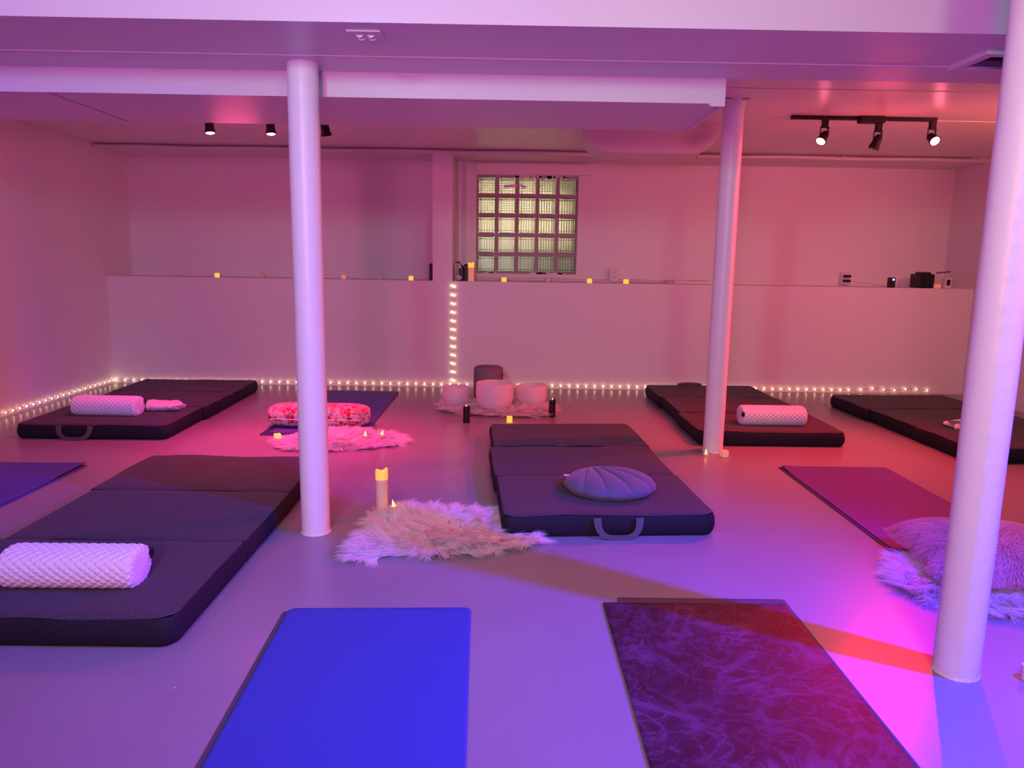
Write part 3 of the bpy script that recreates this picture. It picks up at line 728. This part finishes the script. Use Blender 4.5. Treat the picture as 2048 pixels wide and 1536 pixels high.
# ---------------------------------------------------------------- candles
def flame(parent, z, s=1, lean=0, y=0):
    o = MB().lathe([(.0005, 0), (.0040*s, .003*s), (.0055*s, .009*s), (.0042*s, .016*s), (.0018*s, .024*s), (.0003, .031*s)], 12).build('flame', M['flame'], parent)
    o.data.transform(Matrix.Rotation(lean, 4, 'Y')); o.location = (0, y, z); autosm(o, 60); return o
def pillar(name, label, x, y, r, h, m_body, m_top, z=0, topfrac=.25, fl=True, cat='candle', nm='body'):
    t = thing(name, label, cat, (x, y, z)); n = 40
    def wav(j): return .006*math.sin(2*PI*j/n*2+.6)+.004*math.sin(2*PI*j/n*3)
    hb_ = h*(1-topfrac)
    rg = [[(r*math.cos(2*PI*j/n)*k, r*math.sin(2*PI*j/n)*k, zz) for j in range(n)] for k, zz in ((.95, 0), (1, .003), (1, hb_))]
    o = MB().loft(rg, cap=True).build(nm, m_body, t); fixn(o); autosm(o, 50)
    sc = min(1, r/.03)
    def ring(k, zz, wv=1): return [(r*k*math.cos(2*PI*j/n), r*k*math.sin(2*PI*j/n), zz+wav(j)*wv*sc) for j in range(n)]
    rg = [ring(1, hb_, 0), ring(1, h-.01*sc), ring(.97, h), ring(.88, h+.001), ring(.82, h-.012*sc), ring(.5, h-.018*sc, .3), ring(.02, h-.02*sc, 0)]
    o = MB().loft(rg).build('rim', m_top, t); fixn(o); autosm(o, 50)
    if fl: flame(t, h-.018*sc, 1.0*max(.7, sc))
    return t
pillar('pillar_candle', 'tall ivory pillar candle glowing at the top on the front sheepskin', -.595, 3.50, .030, .200, M['wax'], M['waxtop'], .03, .22, False)
pillar('pillar_candle', 'tall glowing pillar candle on the ledge at the left of the window', -.348, 7.33, .030, .175, M['waxdim'], M['waxlit'], ZL, .25, False)
for x, y, h, lb in ((-.295, 5.63, .125, 'black pillar candle with small flame in front of the smallest bowl'), (.382, 5.88, .138, 'black pillar candle with small flame right of the bowls')):
    t = thing('pillar_candle', lb, 'candle', (x, y, 0))
    n = 40
    rg = [[(.027*k*math.cos(2*PI*j/n), .027*k*math.sin(2*PI*j/n), zz+(ww*(.008*math.sin(2*PI*j/n+2.2)+.003))) for j in range(n)] for k, zz, ww in ((.96, 0, 0), (1, .003, 0), (1, h-.012, 0), (1, h-.004, 1), (.96, h, 1), (.86, h-.002, 1), (.8, h-.02, .3), (.02, h-.024, 0))]
    o = MB().loft(rg, cap=True).build('body', M['blackwax'], t); fixn(o); autosm(o, 50)
    flame(t, h-.016, 1.15, 0, -.012)
def votive(label, x, y, z, m, s=.021, h=.045, rz=0, group=None, sq=True):
    t = thing('votive_candle', label, 'candle', (x, y, z), rz)
    if sq: o = MB().box(-s, s, -s, s, 0, h, bev=.004).build('body', m, t)
    else: o = MB().lathe([(.001, 0), (s, 0), (s, h), (s*.9, h), (s*.8, h-.004), (.001, h-.005)], 24).build('body', m, t)
    fixn(o); autosm(o, 35)
    fixn(MB().tube([(0, 0, h-.002), (.001, 0, h+.006)], .0012, 6).build('wick', M['black'], t)); return t
votive('lit yellow votive candle on the floor between the bowls and the middle mattress', .038, 5.66, 0, M['waxlit'], .022, .047)
votive('unlit peach votive candle on the floor right of the back column foot', 1.437, 4.70, 0, M['waxdim'], .021, .046, .3)
votive('lit yellow votive half sunk in wool at the left end of the pink sheepskin', -1.54, 4.93, .03, M['waxlit'], .022, .030, .5)
votive('cream votive candle on the floor at the right edge right of the foreground column', 1.625, 2.095, 0, M['wax'], .024, .045, 0, sq=False)
vl = {442: ('lit votive candle farthest left on the ledge', 'waxlit'), 525: ('dim votive candle on the ledge left of the front column', 'wax'), 688: ('dim votive candle on the ledge just right of the front column', 'waxdim'),
      760: ('faint votive candle on the ledge midway to the pillar', 'wax'), 823: ('lit votive candle on the ledge next to the wall pillar', 'waxlit'), 1008: ('lit votive candle on the ledge below the window', 'waxlit'),
      1094: ('unlit pale votive candle on the ledge below the window', 'wax'), 1177: ('lit votive candle on the ledge left of the power outlet', 'waxlit'), 1249: ('softly lit votive candle on the ledge right of the power outlet', 'waxlit')}
vx = {442: -2.81, 525: -2.40, 688: -1.60, 760: -1.245, 823: -.93, 1008: -.025, 1094: .40, 1177: .808, 1249: 1.165}
for k, (lb, mm_) in vl.items():
    votive(lb, vx[k], 7.31 if mm_ == 'waxlit' else 7.38, ZL, M[mm_], .0205, .042, .1*(k % 5))
def tealight(label, x, y, z, lean):
    t = thing('tea_light', label, 'candle', (x, y, z))
    o = MB().lathe([(.001, 0), (.019, 0), (.019, .014), (.016, .015), (.010, .012), (.001, .013)], 24).build('cup', M['wax'], t); fixn(o); autosm(o, 40)
    flame(t, .012, 1.15, lean)
tealight('tea light with yellow flame at the foot of the back column', 1.322, 4.72, 0, 0)
tealight('tea light on the front sheepskin beside the tall candle', -.528, 3.45, .052, -.25)
tealight('left one of two tea lights on the pink sheepskin by the bolster', -.945, 4.93, .042, 0)
tealight('right one of two tea lights on the pink sheepskin by the bolster', -.838, 4.96, .042, .25)

# ---------------------------------------------------------------- string lights
def string(label, paths, step):
    t = thing('string_lights', label, 'string lights', paths[0][0])
    o0 = Vector(paths[0][0]); first = None
    for path in paths:
        pts = [Vector(p) for p in path]
        seg = [(pts[i], pts[i+1]) for i in range(len(pts)-1)]; wp = []; acc = 0
        for a, b_ in seg:
            L = (b_-a).length; n_ = max(2, int(L/step*4))
            for k in range(n_): wp.append(a.lerp(b_, k/n_)-o0+Vector((.0, .0, .003*math.sin(len(wp)*.8))))
        wp.append(pts[-1]-o0); fixn(MB().tube(wp, .0022, 5).build('wire', M['wire'], t))
        for a, b_ in seg:
            L = (b_-a).length; d = -acc
            d = acc
            while d < L:
                p = a.lerp(b_, d/L)-o0
                if first is None:
                    first = MB().sphere((0, 0, 0), .0058, 8, 6, 1.3).build('bulb', M['bulb'], t); first.location = p
                else:
                    c = first.copy(); C.objects.link(c); c.location = p
                d += step
            acc = d-L
string('warm string lights along the foot of the left wall', [[(XL+.022, 4.6, .038), (XL+.022, 7.20, .032)]], .0835)
string('warm string lights along the foot of the back wall', [[(XL+.03, YL-.022, .030), (3.45, YL-.022, .030)]], .0838)
string('warm string lights hanging in two strands down the lower wall below the pillar', [[(-.528, YL-.012, .99), (-.528, YL-.012, .05)], [(-.502, YL-.012, .983), (-.502, YL-.012, .05)]], .0835)
string('warm string lights bunched at the right end of the back wall', [[(3.52, YL-.022, .035), (3.65, YL-.022, .05), (3.8, YL-.03, .03), (4.0, YL-.022, .05), (4.2, YL-.022, .035)]], .11)

# ---------------------------------------------------------------- things on the ledge
def boxthing(name, label, cat, x0, x1, y0, y1, z0, z1, m, bev=.005):
    t = thing(name, label, cat, ((x0+x1)/2, (y0+y1)/2, z0))
    a, b_ = (x1-x0)/2, (y1-y0)/2; o = MB().box(-a, a, -b_, b_, 0, z1-z0, bev=bev).build('body', m, t); fixn(o); autosm(o, 35); return t
boxthing('speaker', 'black speaker on the ledge half hidden behind the left side of the pillar', 'speaker', -.765, -.714, 7.42, 7.62, ZL, ZL+.165, M['black'], .012)
s1 = boxthing('storage_case', 'lower black case on the ledge right of the pillar', 'case', -.468, -.42, 7.34, 7.5, ZL, ZL+.12, M['black'], .006)
s2 = boxthing('storage_case', 'taller black case on the ledge next to the tall glowing candle', 'case', -.418, -.382, 7.34, 7.5, ZL, ZL+.165, M['black'], .008)
t = thing('power_plug', 'white plug adapter lying beside the black cases', 'plug', (-.462, 7.30, ZL+.004), 0)
o = MB().box(-.022, .022, -.012, .012, -.018, .018, bev=.004).build('body', M['whiteplastic'], t); o.location.z = .031; o.rotation_euler = (0, .7, 0)
fixn(MB().box(-.005, .005, -.0145, -.0115, .024, .036).build('socket', M['dark'], t))
fixn(MB().tube([(-.02, 0, .01), (-.045, 0, .002), (-.052, .01, .002)], .003, 6).build('cord', M['whiteplastic'], t))
t = thing('wall_clamp', 'small black clip with a stem above the cases by the pillar', 'clip', (-.485, 7.40, ZL))
fixn(MB().box(-.022, .026, -.01, .01, .172, .188).build('bar', M['black'], t)); fixn(MB().tube([(.022, 0, .174), (.04, 0, .148), (.052, 0, .12)], .004, 6).tube([(.042, 0, .15), (.058, 0, .118)], .009, 8).build('stem', M['black'], t))
fixn(MB().tube([(-.018, 0, .172), (-.018, 0, 0)], .003, 6).build('rod', M['whiteplastic'], t))
def outlet(label, x, plugs):
    t = thing('power_outlet', label, 'outlet', (x, YB, ZL+.075))
    fixn(MB().box(-.046, .046, -.05, 0, -.062, .062, bev=.005).build('back_box', M['whiteplastic'], t))
    fixn(MB().box(-.037, .037, -.055, -.049, -.058, .058, bev=.002).build('cover_plate', M['whiteplastic'], t))
    for s in (-1, 1):
        z = s*.024
        if plugs: o = MB().box(-.034, .034, -.095, -.054, z-.013, z+.013, bev=.004).build('plug', M['black'], t); fixn(o)
        else: fixn(MB().box(-.012, -.008, -.0565, -.0545, z-.002, z+.009).box(.008, .012, -.0565, -.0545, z-.002, z+.009).box(-.003, .003, -.0565, -.0545, z-.013, z-.007).build('socket', M['dark'], t))
    return t
outlet('white duplex power outlet on the wall just right of the window', 1.10, False)
outlet('power outlet with two black plugs on the wall right of the back column', 3.49, True)
t = thing('cable', 'thin dark cable running from the plugs to the black light box', 'cable', (3.5, 7.6, ZL+.004))
fixn(MB().tube([(.03, .0, .05), (.08, -.03, .03), (.16, -.06, .028), (.24, -.1, .012), (.34, -.16, .003), (.39, -.2, .002)], .003, 6).build('wire', M['wire'], t))
t = boxthing('projector_light', 'small black device with a glowing blue dot on the ledge', 'device', 3.745, 3.80, 7.30, 7.36, ZL, ZL+.098, M['black'], .006)
fixn(MB().sphere((0, 0, 0), .010, 12, 8).build('led', M['bluelens'], t)).location = (.004, -.031, .078)
for k, (a, b_, h, lb) in enumerate(((4.045, 4.085, .135, 'leftmost black case of the three on the right ledge'), (4.088, 4.150, .155, 'tallest middle black case of the three on the right ledge'), (4.153, 4.19, .135, 'rightmost black case of the three on the right ledge'))):
    boxthing('storage_case', lb, 'case', a, b_, 7.32, 7.50, ZL, ZL+h, M['black'], .005)
for x, lb in ((4.205, 'tiny tan candle beside the black cases'), (4.235, 'tiny tan candle in the middle of the small trio'), (4.265, 'tiny tan candle nearest the small display')):
    votive(lb, x, 7.36, ZL, M['waxdim'], .011, .038, 0, sq=False)
t = boxthing('display_box', 'white little box with a black screen at the right end of the ledge', 'device', 4.295, 4.365, 7.32, 7.36, ZL, ZL+.105, M['whiteplastic'], .006)
fixn(MB().box(-.018, .018, -.022, -.0195, .03, .085).build('screen', M['black'], t))
t = thing('zip_bag', 'clear zip bag with a purple strip standing at the right end of the ledge', 'bag', (4.32, 7.40, ZL))
fixn(MB().box(-.07, .06, -.002, .004, 0, .145).build('bag_film', M['clearbag'], t))
o = MB().box(-.072, .062, -.003, .005, -.006, .006).build('zip_strip', M['purplezip'], t); fixn(o); o.location.z = .155; o.rotation_euler = (0, -.10, 0)
# small marks
tag(fixn(MB().box(-.955, -.952, 2.0, 2.006, 0, .0015).build('paper_scrap', M['whiteplastic'])), 'tiny white scrap on the floor in front of the left mattress', 'scrap')

# repeats share a group phrase
GROUPS = {'support_column': 'white round support columns', 'floor_mattress': 'folding mattresses on the floor', 'yoga_mat': 'yoga mats on the floor',
 'roll_pillow': 'quilted roll pillows on the mattresses', 'sheepskin_rug': 'sheepskins on the floor', 'towel': 'pink towels on the mattresses',
 'singing_bowl': 'crystal singing bowls by the back wall', 'votive_candle': 'small votive candles', 'tea_light': 'flameless tea lights', 'pillar_candle': 'pillar candles',
 'storage_case': 'black cases on the ledge', 'string_lights': 'warm string lights along the walls', 'track_light': 'black track lights under the ceiling', 'power_outlet': 'wall outlets above the ledge',
 'ceiling_vent': 'vents under the soffit'}
for o in list(bpy.data.objects):
    k = o.name.split('.')[0]
    if o.parent is None and 'label' in o and k in GROUPS: o['group'] = GROUPS[k]
